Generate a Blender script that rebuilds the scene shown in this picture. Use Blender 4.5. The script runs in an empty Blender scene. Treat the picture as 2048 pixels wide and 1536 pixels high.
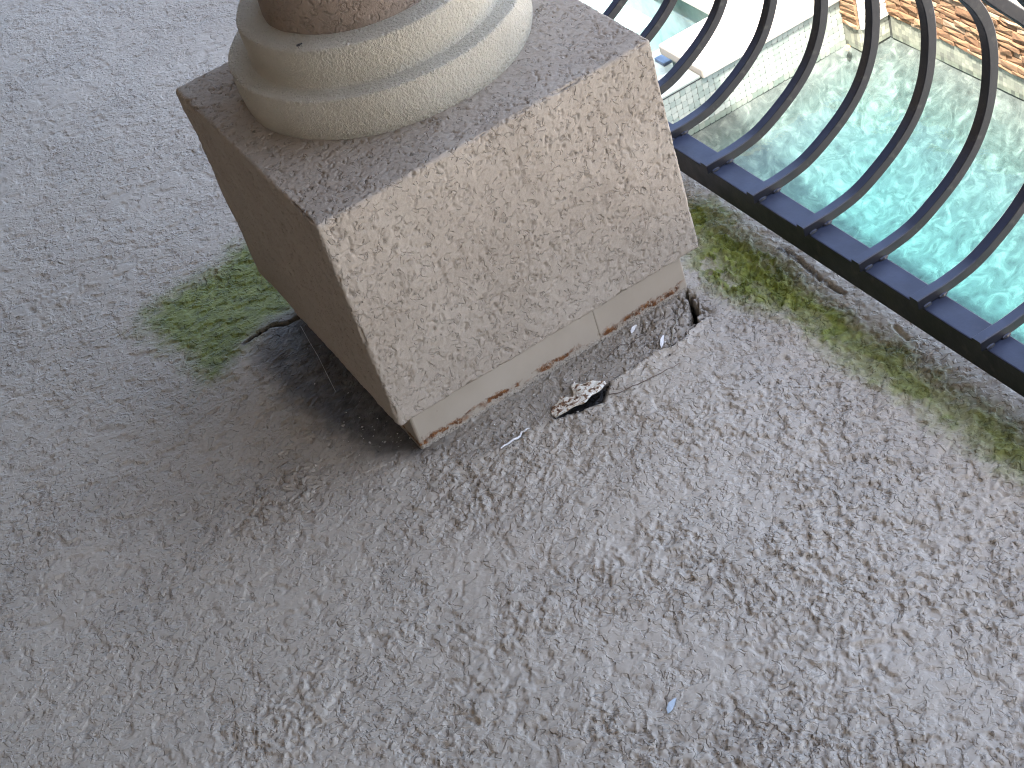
import bpy, math, random
import numpy as np
from mathutils import Vector

random.seed(7)
rng = np.random.default_rng(7)
S = bpy.context.scene
COL = S.collection

# ------------------------------------------------------------------ camera
cam = bpy.data.cameras.new('camera')
cam.sensor_width = 36.0
cam.lens = 3323.56 / 2048 * 36
cam.clip_start = 0.05
cam.clip_end = 5000
camo = bpy.data.objects.new('camera', cam)
COL.objects.link(camo)
camo.location = (-0.3481, -1.5387, 1.3847)
camo.rotation_euler = (0.8475, 0.2589, -0.5387)
S.camera = camo

# ------------------------------------------------------------------ sky, sun, exposure
SUN_A, SUN_B = 0.30, 0.36            # horizontal run of a sun ray per metre of fall, in x and y
ELEV = math.atan(1 / math.hypot(SUN_A, SUN_B))
W = bpy.data.worlds.new('World')
S.world = W
W.use_nodes = True
nt = W.node_tree
sky = nt.nodes.new('ShaderNodeTexSky')
sky.sky_type = 'NISHITA'
sky.sun_disc = False
sky.sun_elevation = ELEV
sky.sun_rotation = math.radians(180) + math.atan2(SUN_A, SUN_B)
sky.air_density = 0.8
sky.dust_density = 6.0
sky.ozone_density = 0.3
bg = nt.nodes['Background']
bg.inputs['Strength'].default_value = 0.15
nt.links.new(sky.outputs[0], bg.inputs['Color'])

sun = bpy.data.lights.new('sun', 'SUN')
sun.energy = 2.0
sun.angle = math.radians(0.53)
sun.color = (1.0, 0.94, 0.86)
suno = bpy.data.objects.new('sun', sun)
COL.objects.link(suno)
suno.rotation_euler = Vector((SUN_A, SUN_B, -1)).to_track_quat('-Z', 'Y').to_euler()
suno.location = (-4, -4, 12)

vs = S.view_settings
vs.view_transform = 'Standard'
vs.look = 'None'
vs.gamma = 1.0
vs.use_curve_mapping = False
vs.exposure = 3.46
S.cycles.use_denoising = True
S.cycles.denoiser = 'OPENIMAGEDENOISE'
S.cycles.denoising_prefilter = 'NONE'
S.cycles.denoising_input_passes = 'RGB_ALBEDO_NORMAL'
S.cycles.filter_width = 1.1
S.cycles.use_light_tree = False
S.cycles.max_bounces = 6
S.cycles.diffuse_bounces = 4
S.cycles.glossy_bounces = 3
S.cycles.transparent_max_bounces = 12
S.cycles.volume_bounces = 0
S.cycles.sample_clamp_indirect = 6

# ------------------------------------------------------------------ noise in numpy
def _h(ix, iy, iz, seed):
    n = (ix * 374761393 + iy * 668265263 + iz * 2147483647 + seed * 974634287) & 0xFFFFFFFF
    n = ((n ^ (n >> 13)) * 1274126177) & 0xFFFFFFFF
    return (n ^ (n >> 16)) & 0xFFFF

def perlin2(x, y, seed=0):
    xi = np.floor(x).astype(np.int64); yi = np.floor(y).astype(np.int64)
    fx = x - xi; fy = y - yi
    u = fx * fx * fx * (fx * (fx * 6 - 15) + 10); v = fy * fy * fy * (fy * (fy * 6 - 15) + 10)
    def g(a, b):
        t = _h(xi + a, yi + b, 0 * xi, seed) * (2 * np.pi / 65536)
        return np.cos(t) * (fx - a) + np.sin(t) * (fy - b)
    n0 = g(0, 0) * (1 - u) + g(1, 0) * u
    n1 = g(0, 1) * (1 - u) + g(1, 1) * u
    return (n0 * (1 - v) + n1 * v) * 1.4

def vnoise3(p, seed=0):
    i = np.floor(p).astype(np.int64); f = p - i
    f = f * f * f * (f * (f * 6 - 15) + 10)
    r = 0
    for a in (0, 1):
        for b in (0, 1):
            for c in (0, 1):
                w = (f[:, 0] if a else 1 - f[:, 0]) * (f[:, 1] if b else 1 - f[:, 1]) * (f[:, 2] if c else 1 - f[:, 2])
                r = r + w * _h(i[:, 0] + a, i[:, 1] + b, i[:, 2] + c, seed)
    return r / 32768.0 - 1.0

def sst(a, b, x):
    t = np.clip((x - a) / (b - a), 0, 1)
    return t * t * (3 - 2 * t)

def seg_dist(x, y, pts, closed=False):
    d = np.full(x.shape, 1e9)
    P = list(pts) + ([pts[0]] if closed else [])
    for (ax, ay), (bx, by) in zip(P[:-1], P[1:]):
        dx, dy = bx - ax, by - ay
        t = np.clip(((x - ax) * dx + (y - ay) * dy) / (dx * dx + dy * dy + 1e-12), 0, 1)
        d = np.minimum(d, np.hypot(x - ax - t * dx, y - ay - t * dy))
    return d

def inside(x, y, pts):
    r = np.zeros(x.shape, bool)
    n = len(pts)
    for i in range(n):
        (ax, ay), (bx, by) = pts[i], pts[(i + 1) % n]
        c = (ay > y) != (by > y)
        r ^= c & (x < (bx - ax) * (y - ay) / ((by - ay) if by != ay else 1e-12) + ax)
    return r

def sdist(x, y, pts):
    d = seg_dist(x, y, pts, True)
    return np.where(inside(x, y, pts), -d, d)

# ------------------------------------------------------------------ mesh helpers
def link(name, me, mat=None, parent=None):
    o = bpy.data.objects.new(name, me)
    COL.objects.link(o)
    if mat is not None and not me.materials:
        me.materials.append(mat)
    if parent is not None:
        o.parent = parent
    return o

def empty(name, loc):
    o = bpy.data.objects.new(name, None)
    o.location = loc
    COL.objects.link(o)
    bpy.context.view_layer.update()
    return o

def child(name, me, mat, parent):
    """part given in world coordinates, parented to an Empty that only has a location"""
    o = link(name, me, mat, parent)
    o.matrix_parent_inverse = parent.matrix_world.inverted()
    return o

def tag(o, label, cat, group=None):
    o['label'] = label
    o['category'] = cat
    if group:
        o['group'] = group
    return o

def struct(o, label=None):
    o['kind'] = 'structure'
    if label:
        o['label'] = label
    return o

def mesh_np(name, v, quads, smooth=True, attrs=None):
    me = bpy.data.meshes.new(name)
    v = np.asarray(v, np.float32); q = np.asarray(quads, np.int32)
    me.vertices.add(len(v)); me.vertices.foreach_set('co', v.ravel())
    me.loops.add(q.size); me.loops.foreach_set('vertex_index', q.ravel())
    me.polygons.add(len(q))
    me.polygons.foreach_set('loop_start', np.arange(0, q.size, q.shape[1], dtype=np.int32))
    me.polygons.foreach_set('use_smooth', np.full(len(q), smooth))
    for k, a in (attrs or {}).items():
        at = me.attributes.new(k, 'FLOAT', 'POINT')
        at.data.foreach_set('value', np.asarray(a, np.float32).ravel())
    me.update(); me.validate()
    return me

def grid_quads(nu, nv, off=0):
    i = np.arange(nu * nv).reshape(nu, nv) + off
    return np.stack([i[:-1, :-1], i[1:, :-1], i[1:, 1:], i[:-1, 1:]], -1).reshape(-1, 4)

def box_vq(x0, x1, y0, y1, z0, z1):
    v = [(x0, y0, z0), (x1, y0, z0), (x1, y1, z0), (x0, y1, z0), (x0, y0, z1), (x1, y0, z1), (x1, y1, z1), (x0, y1, z1)]
    q = [(0, 3, 2, 1), (4, 5, 6, 7), (0, 1, 5, 4), (1, 2, 6, 5), (2, 3, 7, 6), (3, 0, 4, 7)]
    return v, q

def boxes_mesh(name, boxes):
    V, Q = [], []
    for b in boxes:
        v, q = box_vq(*b)
        Q += [tuple(i + len(V) for i in f) for f in q]
        V += v
    return mesh_np(name, V, Q, smooth=False)

def box_mesh(name, *b, bevel=0.0, seg=2):
    me = boxes_mesh(name, [b])
    if bevel:
        import bmesh
        bm = bmesh.new(); bm.from_mesh(me)
        bmesh.ops.bevel(bm, geom=bm.edges[:] + bm.verts[:], offset=bevel, segments=seg, affect='EDGES', profile=0.5)
        bm.to_mesh(me); bm.free(); me.update()
    return me

def lathe(name, prof, cx, cy, n=260, wob=0.0008, seed=1, st=0.003):
    pr = []
    for (a, b), (c, d) in zip(prof[:-1], prof[1:]):
        k = max(1, int(math.hypot(a - c, b - d) / st))
        k = min(k, 60)
        for i in range(k):
            pr.append((a + (c - a) * i / k, b + (d - b) * i / k))
    pr.append(prof[-1])
    pr = np.array(pr)
    t = np.linspace(0, 2 * np.pi, n + 1)
    R = pr[:, 0][None, :]; Z = pr[:, 1][None, :] + 0 * t[:, None]
    X = cx + R * np.cos(t)[:, None]; Y = cy + R * np.sin(t)[:, None]
    P = np.stack([X, Y, Z], -1).reshape(-1, 3)
    w = vnoise3(P / 0.05, seed) * wob + vnoise3(P / 0.018, seed + 1) * wob * 0.35
    d = np.stack([np.cos(t)[:, None] + 0 * Z, np.sin(t)[:, None] + 0 * Z, 0 * Z + .3], -1).reshape(-1, 3)
    return mesh_np(name, P + d * w[:, None], grid_quads(n + 1, len(pr)))

def tube(name, pts, r, n=6):
    """thin round strand through pts with radius r (or list)"""
    P = [Vector(p) for p in pts]
    V, Q = [], []
    for i, p in enumerate(P):
        t = (P[min(i + 1, len(P) - 1)] - P[max(i - 1, 0)]).normalized()
        a = t.cross(Vector((0, 0, 1)))
        a = a.normalized() if a.length > 1e-5 else Vector((1, 0, 0))
        b = a.cross(t)
        rr = r[i] if isinstance(r, (list, tuple)) else r
        for k in range(n):
            th = 2 * math.pi * k / n
            V.append(p + a * rr * math.cos(th) + b * rr * math.sin(th))
    for i in range(len(P) - 1):
        for k in range(n):
            Q.append((i * n + k, i * n + (k + 1) % n, (i + 1) * n + (k + 1) % n, (i + 1) * n + k))
    return mesh_np(name, V, Q)

# ------------------------------------------------------------------ materials
class N:
    def __init__(s, name):
        s.m = bpy.data.materials.new(name); s.m.use_nodes = True
        s.t = s.m.node_tree; s.b = s.t.nodes['Principled BSDF']; s.out = s.t.nodes['Material Output']
    def n(s, typ, **kw):
        nd = s.t.nodes.new(typ)
        for k, v in kw.items():
            setattr(nd, k, v)
        return nd
    def l(s, a, b):
        s.t.links.new(a, b)
    def set(s, nd, **kw):
        for k, v in kw.items():
            nd.inputs[k.replace('_', ' ')].default_value = v
    def coord(s, what='Object'):
        return s.n('ShaderNodeTexCoord').outputs[what]
    def noise(s, scale, detail=4, rough=0.55, vec=None, dist=0.0):
        nd = s.n('ShaderNodeTexNoise'); s.set(nd, Scale=scale, Detail=detail, Roughness=rough, Distortion=dist)
        s.l(vec if vec is not None else s.coord(), nd.inputs['Vector'])
        return nd.outputs['Fac']
    def ramp(s, fac, stops):
        r = s.n('ShaderNodeValToRGB'); e = r.color_ramp.elements
        while len(e) < len(stops):
            e.new(0.5)
        for i, (p, c) in enumerate(stops):
            e[i].position = p
            e[i].color = (c, c, c, 1) if isinstance(c, (int, float)) else (*c, 1)
        s.l(fac, r.inputs['Fac'])
        return r.outputs['Color']
    def mix(s, fac, a, b, mode='MIX'):
        m = s.n('ShaderNodeMix', data_type='RGBA', blend_type=mode)
        for v, k in ((fac, 0), (a, 6), (b, 7)):
            if isinstance(v, (int, float)):
                m.inputs[k].default_value = v
            elif isinstance(v, tuple):
                m.inputs[k].default_value = (*v, 1)
            else:
                s.l(v, m.inputs[k])
        return m.outputs[2]
    def math(s, op, a, b=0.0):
        m = s.n('ShaderNodeMath', operation=op)
        for v, k in ((a, 0), (b, 1)):
            if isinstance(v, (int, float)):
                m.inputs[k].default_value = v
            else:
                s.l(v, m.inputs[k])
        return m.outputs[0]
    def attr(s, name):
        return s.n('ShaderNodeAttribute', attribute_name=name).outputs['Fac']
    def bump(s, h, strength=0.5, dist=0.001):
        b = s.n('ShaderNodeBump'); s.set(b, Strength=strength, Distance=dist)
        s.l(h, b.inputs['Height']); s.l(b.outputs[0], s.b.inputs['Normal'])
    def color(s, c):
        if isinstance(c, tuple):
            s.b.inputs['Base Color'].default_value = (*c, 1)
        else:
            s.l(c, s.b.inputs['Base Color'])

def simple(name, col, rough=0.8, var=0.12, scale=20, bump=0.3, bscale=300, bdist=0.0006, metallic=0.0):
    k = N(name)
    f = k.noise(scale, 5)
    lo = tuple(c * (1 - var) for c in col); hi = tuple(min(1, c * (1 + var)) for c in col)
    k.color(k.ramp(f, [(0.3, lo), (0.7, hi)]))
    k.set(k.b, Roughness=rough, Metallic=metallic)
    if bump:
        k.bump(k.noise(bscale, 3), bump, bdist)
    return k.m

# deck coating: grey-beige knockdown texture, with algae, grime and painted shade masks carried by the mesh
k = N('deck_coating')
base = k.ramp(k.noise(2.2, 4), [(0.3, (0.42, 0.374, 0.298)), (0.7, (0.49, 0.438, 0.354))])
base = k.mix(k.math('MULTIPLY', k.ramp(k.noise(420, 3), [(0.35, 0.0), (0.7, 1.0)]), 0.35), base, (0.57, 0.52, 0.43))
base = k.mix(k.math('MULTIPLY', k.ramp(k.noise(3.1, 6, 0.62), [(0.50, 0.0), (0.72, 1.0)]), 0.30), base, (0.20, 0.185, 0.165))
alg_n = k.ramp(k.noise(60, 5), [(0.3, (0.085, 0.108, 0.012)), (0.55, (0.165, 0.20, 0.026)), (0.75, (0.24, 0.27, 0.055))])
base = k.mix(k.attr('algae'), base, alg_n)
base = k.mix(k.attr('warm'), base, (0.33, 0.265, 0.215))
dirt_shade_c = k.ramp(k.noise(45, 5), [(0.3, (0.012, 0.011, 0.010)), (0.7, (0.048, 0.044, 0.040))])
base = k.mix(k.attr('dirt_shade'), base, dirt_shade_c)
base = k.mix(k.attr('hole'), base, (0.010, 0.009, 0.008))
k.color(base)
k.set(k.b, Roughness=0.62)
k.b.inputs['Specular IOR Level'].default_value = 0.45
area_n = k.ramp(k.noise(6, 4, 0.55), [(0.36, 0.10), (0.62, 1.0)])
e1 = k.ramp(k.noise(60, 1.5, 0.5, None, 0.7), [(0.375, 0.0), (0.405, 1.0)])
e2 = k.ramp(k.noise(118, 0.6, 0.5, None, 0.4), [(0.54, 0.0), (0.61, 1.0)])
e3 = k.ramp(k.noise(185, 0.3, 0.5), [(0.585, 0.0), (0.66, 1.0)])
relief = k.math('ADD', k.math('ADD', k.math('MULTIPLY', e1, 0.8), k.math('MULTIPLY', k.math('MULTIPLY', e2, area_n), 0.8)), k.math('MULTIPLY', k.math('MULTIPLY', e3, area_n), 0.65))
k.bump(relief, 1.0, 0.0019)
M_DECK = k.m

# pedestal stucco
k = N('tan_stucco')
c = k.ramp(k.noise(7, 5), [(0.3, (0.355, 0.300, 0.232)), (0.7, (0.415, 0.360, 0.286))])
c = k.mix(k.math('MULTIPLY', k.ramp(k.noise(600, 2), [(0.4, 0.0), (0.75, 1.0)]), 0.3), c, (0.50, 0.43, 0.36))
k.color(c); k.set(k.b, Roughness=0.85); k.b.inputs['Specular IOR Level'].default_value = 0.25
w1 = k.ramp(k.noise(95, 0.8, 0.5, None, 0.9), [(0.46, 1.0), (0.485, 0.0), (0.515, 0.0), (0.54, 1.0)])
wm = k.ramp(k.noise(80, 1, 0.5), [(0.50, 1.0), (0.56, 0.0)])
w1 = k.math('MAXIMUM', w1, wm)
k.bump(k.math('ADD', w1, k.math('MULTIPLY', k.noise(300, 2, 0.5), 0.40)), 1.0, 0.0014)
M_STUCCO = k.m

k = N('cream_paint')
c = k.ramp(k.noise(9, 5), [(0.3, (0.56, 0.508, 0.39)), (0.7, (0.63, 0.582, 0.46))])
k.color(c); k.set(k.b, Roughness=0.8); k.b.inputs['Specular IOR Level'].default_value = 0.3
k.bump(k.math('ADD', k.noise(330, 3, 0.7), k.math('MULTIPLY', k.noise(170, 3, 0.6), 1.2)), 1.0, 0.0045)
M_CREAM = k.m

k = N('brown_stucco')
c = k.ramp(k.noise(10, 5), [(0.3, (0.29, 0.225, 0.168)), (0.7, (0.34, 0.272, 0.21))])
k.color(c); k.set(k.b, Roughness=0.88); k.b.inputs['Specular IOR Level'].default_value = 0.2
k.bump(k.math('ADD', k.noise(260, 4, 0.6), k.math('MULTIPLY', k.ramp(k.noise(110, 3, 0.5, None, 1.0), [(0.35, 0.0), (0.5, 1.0)]), 0.9)), 1.0, 0.0024)
M_BROWN = k.m

# painted metal skirt with rust along its foot
k = N('skirt_paint')
geo = k.n('ShaderNodeNewGeometry')
sep = k.n('ShaderNodeSeparateXYZ'); k.l(geo.outputs['Position'], sep.inputs[0])
pos = geo.outputs['Position']
z = sep.outputs['Z']
wob = k.math('MULTIPLY', k.math('SUBTRACT', k.noise(38, 4, 0.6, pos), 0.5), 0.022)
wob2 = k.math('MULTIPLY', k.math('SUBTRACT', k.noise(260, 3, 0.6, pos), 0.5), 0.010)
zz = k.math('ADD', k.math('ADD', z, wob), wob2)
band = k.ramp(k.math('MULTIPLY', zz, 30.0), [(0.20, 0.0), (0.27, 1.0), (0.42, 1.0), (0.55, 0.0)])
patch = k.math('MULTIPLY', k.ramp(k.noise(22, 3, 0.5, pos), [(0.40, 0.0), (0.48, 1.0)]), k.ramp(k.noise(120, 3, 0.6, pos), [(0.38, 0.1), (0.50, 1.0)]))
rust = k.math('MULTIPLY', band, patch)
paint = k.ramp(k.noise(12, 4, 0.5, pos), [(0.3, (0.40, 0.342, 0.262)), (0.7, (0.455, 0.396, 0.312))])
foot = k.ramp(k.math('MULTIPLY', zz, 30.0), [(0.10, 1.0), (0.24, 0.0)])
sealc = k.ramp(k.noise(330, 3, 0.7, pos), [(0.35, (0.10, 0.085, 0.065)), (0.5, (0.34, 0.30, 0.24)), (0.7, (0.50, 0.46, 0.38))])
col = k.mix(foot, paint, sealc)
rc = k.ramp(k.noise(160, 4, 0.6, pos), [(0.3, (0.05, 0.018, 0.006)), (0.55, (0.19, 0.068, 0.012)), (0.75, (0.33, 0.14, 0.03))])
col = k.mix(rust, col, rc)
spots = k.ramp(k.noise(95, 2, 0.4, pos), [(0.745, 0.0), (0.76, 0.7)])
col = k.mix(spots, col, (0.16, 0.12, 0.09))
k.color(col); k.set(k.b, Roughness=0.5)
k.bump(k.math('ADD', k.math('MULTIPLY', k.math('ADD', rust, foot), k.noise(400, 3, 0.6, pos)), k.math('MULTIPLY', k.noise(60, 2, 0.5, pos), 0.15)), 0.8, 0.002)
M_SKIRT = k.m

# railing paint
k = N('railing_paint')
c = k.ramp(k.noise(14, 5), [(0.3, (0.008, 0.009, 0.012)), (0.7, (0.014, 0.015, 0.020))])
c = k.mix(k.ramp(k.noise(55, 5, 0.65), [(0.57, 0.0), (0.72, 0.5)]), c, (0.075, 0.068, 0.06))
c = k.mix(k.ramp(k.noise(75, 3, 0.6), [(0.72, 0.0), (0.80, 0.8)]), c, (0.06, 0.032, 0.018))
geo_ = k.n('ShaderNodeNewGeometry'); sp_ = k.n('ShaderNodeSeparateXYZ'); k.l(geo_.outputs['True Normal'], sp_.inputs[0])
dust_sky_sheen = k.math('MULTIPLY', k.ramp(sp_.outputs['Z'], [(0.55, 0.0), (0.9, 1.0)]), k.ramp(k.noise(24, 5, 0.6), [(0.25, 0.45), (0.75, 1.0)]))
c = k.mix(dust_sky_sheen, c, (0.042, 0.055, 0.098))       # dusty film plus painted blue sky sheen on the upward faces
k.color(c)
k.l(k.ramp(k.noise(30, 5, 0.6), [(0.3, 0.30), (0.75, 0.55)]), k.b.inputs['Roughness'])
k.b.inputs['Specular IOR Level'].default_value = 0.40
k.bump(k.noise(220, 3), 0.25, 0.0006)
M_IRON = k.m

# pool surfaces
k = N('pebble_plaster_caustics')
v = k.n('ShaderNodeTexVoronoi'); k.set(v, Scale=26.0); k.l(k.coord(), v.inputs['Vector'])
p1 = k.ramp(k.noise(11, 6, 0.65, None, 1.2), [(0.32, (0.018, 0.022, 0.021)), (0.48, (0.046, 0.052, 0.047)), (0.68, (0.16, 0.168, 0.15))])  # broad light and dark mottling stands in for ripple caustics
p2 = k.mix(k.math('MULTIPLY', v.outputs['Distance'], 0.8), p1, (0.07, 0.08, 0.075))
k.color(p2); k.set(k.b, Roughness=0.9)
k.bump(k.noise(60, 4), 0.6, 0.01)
M_PEBBLE_CAUSTICS = k.m

M_SPA = simple('pale_plaster', (0.27, 0.30, 0.29), 0.9, 0.35, 6, 0.4, 60, 0.004)
M_TRAV = simple('travertine', (0.46, 0.425, 0.36), 0.7, 0.10, 8, 0.3, 90, 0.002)
M_GROUT = simple('grey_grout', (0.05, 0.055, 0.05), 0.95, 0.2, 30, 0.3, 200)
M_GROUND = simple('paver_ground', (0.33, 0.315, 0.29), 0.9, 0.15, 3, 0.4, 30, 0.004)
M_WALL = simple('house_stucco', (0.115, 0.090, 0.068), 0.9, 0.08, 5, 0.5, 200)
M_CEIL = simple('ceiling_paint', (0.10, 0.085, 0.07), 0.8, 0.15, 5, 0.3, 200)
M_CONC = simple('concrete', (0.33, 0.31, 0.29), 0.9, 0.15, 8, 0.5, 120)

def per_piece(name, stops, rough=0.7, island=False, nscale=40, nmix=0.5, bump=0.4, bscale=120, bdist=0.002):
    k = N(name)
    r = k.n('ShaderNodeNewGeometry').outputs['Random Per Island'] if island else k.n('ShaderNodeObjectInfo').outputs['Random']
    c = k.ramp(r, stops)
    c = k.mix(k.math('MULTIPLY', k.ramp(k.noise(nscale, 4, 0.6), [(0.3, 0.0), (0.7, 1.0)]), nmix), c, tuple(x * 0.62 for x in stops[len(stops) // 2][1]))
    k.color(c); k.set(k.b, Roughness=rough)
    k.bump(k.noise(bscale, 4), bump, bdist)
    return k.m
M_STONE = per_piece('ledger_stone', [(0.0, (0.13, 0.066, 0.032)), (0.35, (0.18, 0.098, 0.05)), (0.7, (0.215, 0.13, 0.07)), (1.0, (0.29, 0.215, 0.145))], 0.9, False, 35, 0.45, 0.8, 60, 0.006)
M_PALE = per_piece('pale_stone', [(0.0, (0.60, 0.54, 0.44)), (1.0, (0.72, 0.68, 0.6))], 0.85, False, 35, 0.15, 0.5, 60, 0.004)
M_TILE = per_piece('pale_glass_tile', [(0.0, (0.17, 0.205, 0.18)), (0.5, (0.23, 0.26, 0.23)), (1.0, (0.29, 0.31, 0.27))], 0.35, False, 60, 0.3, 0.1)
M_BAND = per_piece('waterline_tile', [(0.0, (0.10, 0.105, 0.09)), (0.2, (0.17, 0.18, 0.15)), (0.7, (0.22, 0.235, 0.19)), (1.0, (0.29, 0.30, 0.24))], 0.4, True, 60, 0.3, 0.1)

def water_mat(name, absorb, dens, rs):
    k = N(name)
    tr = k.n('ShaderNodeBsdfTransparent'); gl = k.n('ShaderNodeBsdfGlossy')
    gl.inputs['Roughness'].default_value = 0.02
    fr = k.n('ShaderNodeFresnel'); fr.inputs['IOR'].default_value = 1.33
    b = k.n('ShaderNodeBump'); k.set(b, Strength=0.22, Distance=0.02)
    k.l(k.noise(rs, 3, 0.5, None, 0.6), b.inputs['Height'])
    k.l(b.outputs[0], gl.inputs['Normal']); k.l(b.outputs[0], fr.inputs['Normal'])
    mx = k.n('ShaderNodeMixShader')
    k.l(fr.outputs[0], mx.inputs[0]); k.l(tr.outputs[0], mx.inputs[1]); k.l(gl.outputs[0], mx.inputs[2])
    k.l(mx.outputs[0], k.out.inputs['Surface'])
    va = k.n('ShaderNodeVolumeAbsorption'); va.inputs['Color'].default_value = (*absorb, 1); va.inputs['Density'].default_value = dens
    k.l(va.outputs[0], k.out.inputs['Volume'])
    k.t.nodes.remove(k.b)
    return k.m
M_WATER = water_mat('pool_water', (0.40, 0.91, 0.945), 1.35, 9)
M_SPAWATER = water_mat('spa_water', (0.45, 0.95, 0.92), 0.8, 14)

# ------------------------------------------------------------------ STRUCTURE: the balcony deck
XR, RW, RZ, RH = 0.5686, 0.0341, 0.0698, 0.0398      # bottom rail: inner face, width, top, height
ALGL = [(-0.1544, 0.5939), (-0.1174, 0.6123), (-0.0342, 0.6145), (0.0273, 0.6346), (0.06, 0.5159), (0.04, 0.4274), (-0.034, 0.4181), (-0.0838, 0.4175), (-0.1264, 0.3943), (-0.1319, 0.4703), (-0.1502, 0.5391)]
ALGR = [(0.5461, 0.1414), (0.531, 0.0732), (0.5231, 0.0166), (0.5142, -0.0823), (0.5179, -0.1599), (0.519, -0.2173), (0.5217, -0.3514), (0.526, -0.5089), (0.53, -0.8)]
HOLE = [(0.4384, 0.0243), (0.4348, -0.0039), (0.4231, -0.0315), (0.4051, -0.0452), (0.3931, -0.0435), (0.4126, -0.0152), (0.425, 0.012)]
PATCH = [(0.0261, -0.0017), (0.0572, -0.0398), (0.0959, -0.0546), (0.1402, -0.0524), (0.1803, -0.0556), (0.2117, -0.0665), (0.2552, -0.0555), (0.294, -0.0537), (0.3431, -0.0513), (0.3746, -0.0576), (0.4134, -0.0427)]
CRACKL = [(-0.0671, 0.4181), (-0.041, 0.4211), (-0.0208, 0.4196), (-0.0018, 0.4065), (0.0214, 0.4079)]
CRACKR = [(0.5717, -0.0081), (0.5729, -0.0497), (0.5676, -0.0981), (0.5698, -0.1458)]
CRACKR2 = [(0.5711, -0.2406), (0.5661, -0.2694)]
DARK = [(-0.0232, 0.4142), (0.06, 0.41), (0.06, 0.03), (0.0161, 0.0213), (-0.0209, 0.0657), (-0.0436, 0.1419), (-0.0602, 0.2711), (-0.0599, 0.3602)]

def axis(parts):
    out = []
    for a, b, s in parts:
        n = max(1, int(round((b - a) / s)))
        out += list(a + (b - a) * np.arange(n) / n)
    out.append(parts[-1][1])
    return np.array(out)
ax = axis([(-1.8, -0.95, 0.05), (-0.95, -0.66, 0.01), (-0.66, 0.6245, 0.0018)])
ay = np.concatenate([axis([(-4.0, -1.1, 0.06), (-1.1, -0.87, 0.008), (-0.87, 0.7, 0.0018)])[:-1], 0.7 + (np.linspace(0, 1, 430) ** 1.2) * 1.8, axis([(2.56, 4.4, 0.06)])])
GX, GY = np.meshgrid(ax, ay, indexing='ij')
x, y = GX.ravel(), GY.ravel()
fade = sst(-0.95, -0.90, x) * sst(-1.1, -1.05, y) * (1 - sst(2.3, 2.5, y))
wx = x + 0.006 * perlin2(x / 0.03, y / 0.03, 11) + 0.0022 * perlin2(x / 0.006, y / 0.006, 13)
wy = y + 0.006 * perlin2(x / 0.03, y / 0.03, 12) + 0.0022 * perlin2(x / 0.006, y / 0.006, 15)
area = perlin2(x / 0.17, y / 0.17, 4) + 0.4 * perlin2(x / 0.05, y / 0.05, 14)
gran = np.clip(0.18 + 0.82 * sst(-0.45, 0.55, area + 0.9 * (x - 0.1) - 0.55 * (y + 0.05)), 0, 1)   # coarser towards the rail side
# knockdown coat: overlapping flat-topped patches with ragged steep edges, and loose granules between them
m1 = sst(-0.06, 0.02, perlin2(wx / 0.027, wy / 0.023, 1) + 0.45 * perlin2(wx / 0.012, wy / 0.012, 2) + 0.26 + 0.10 * area - 0.08 * gran)
m2 = sst(0.06, 0.14, perlin2(wx / 0.0135, wy / 0.0125, 3) + 0.4 * perlin2(wx / 0.006, wy / 0.006, 7))
m3 = sst(0.20, 0.34, perlin2(wx / 0.0072, wy / 0.0072, 5) + 0.22 * area)
isl = sst(0.30, 0.36, perlin2(wx / 0.036, wy / 0.030, 8) + 0.15 * perlin2(wx / 0.008, wy / 0.008, 18)) * gran
amp = 0.55 + 0.45 * gran
tex = amp * (0.0021 * m1 + 0.0013 * m2 * (0.25 + 0.75 * gran) * (1 - isl) + 0.0015 * m3 * gran * (1 - isl) + 0.0026 * isl) + 0.00015 * perlin2(x / 0.0045, y / 0.0045, 9) * (1 - isl)
und = 0.0022 * perlin2(x / 0.35, y / 0.35, 20) + 0.0011 * perlin2(x / 0.09, y / 0.09, 21)
h = und.copy()
# shallow gutter in front of the rail, rising to the edge
h += 0.0015 * sst(0.545, 0.585, x) - 0.003 * np.exp(-((x - 0.52) / 0.03) ** 2)
holeA = np.zeros_like(x); algae = np.zeros_like(x); dirt_shade = np.zeros_like(x); warm = np.zeros_like(x); smooth = np.zeros_like(x)
near = (x > -0.5) & (x < 0.63) & (y > -1.0) & (y < 1.1)
xn, yn = x[near], y[near]
nz = perlin2(xn / 0.05, yn / 0.05, 31) * 0.6 + perlin2(xn / 0.016, yn / 0.016, 32) * 0.5 + perlin2(xn / 0.007, yn / 0.007, 33) * 0.4
# algae: soft patch on the house side, long band along the rail
dl = sdist(xn, yn, ALGL)
al = 0.97 * sst(0.055, -0.022, dl + 0.026 * nz)
dr = seg_dist(xn, yn, ALGR)
wid = 0.042 + 0.008 * perlin2(yn / 0.11, yn * 0, 34)
ar = sst(wid * 1.25, wid * 0.2, dr + 0.018 * nz) * (0.80 + 0.20 * sst(-0.06, 0.06, perlin2(xn / 0.03, yn / 0.06, 35) + 0.02))
ar *= sst(0.30, 0.18, yn) * np.where(yn < -0.20, 0.9, 1)
moss = sst(0.075, 0.03, np.hypot((xn - 0.512) * 1.0, (yn + 0.01) * 0.5)) * sst(-0.25, 0.15, nz)
algae[near] = np.clip(np.maximum(np.maximum(al, ar), moss), 0, 1)
h[near] += (0.006 * moss + 0.0022 * ar) * (0.15 + np.clip(perlin2(xn / 0.0095, yn / 0.0095, 36) + 0.35 + 0.5 * perlin2(xn / 0.0045, yn / 0.0045, 37), 0, 1.2))
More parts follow.
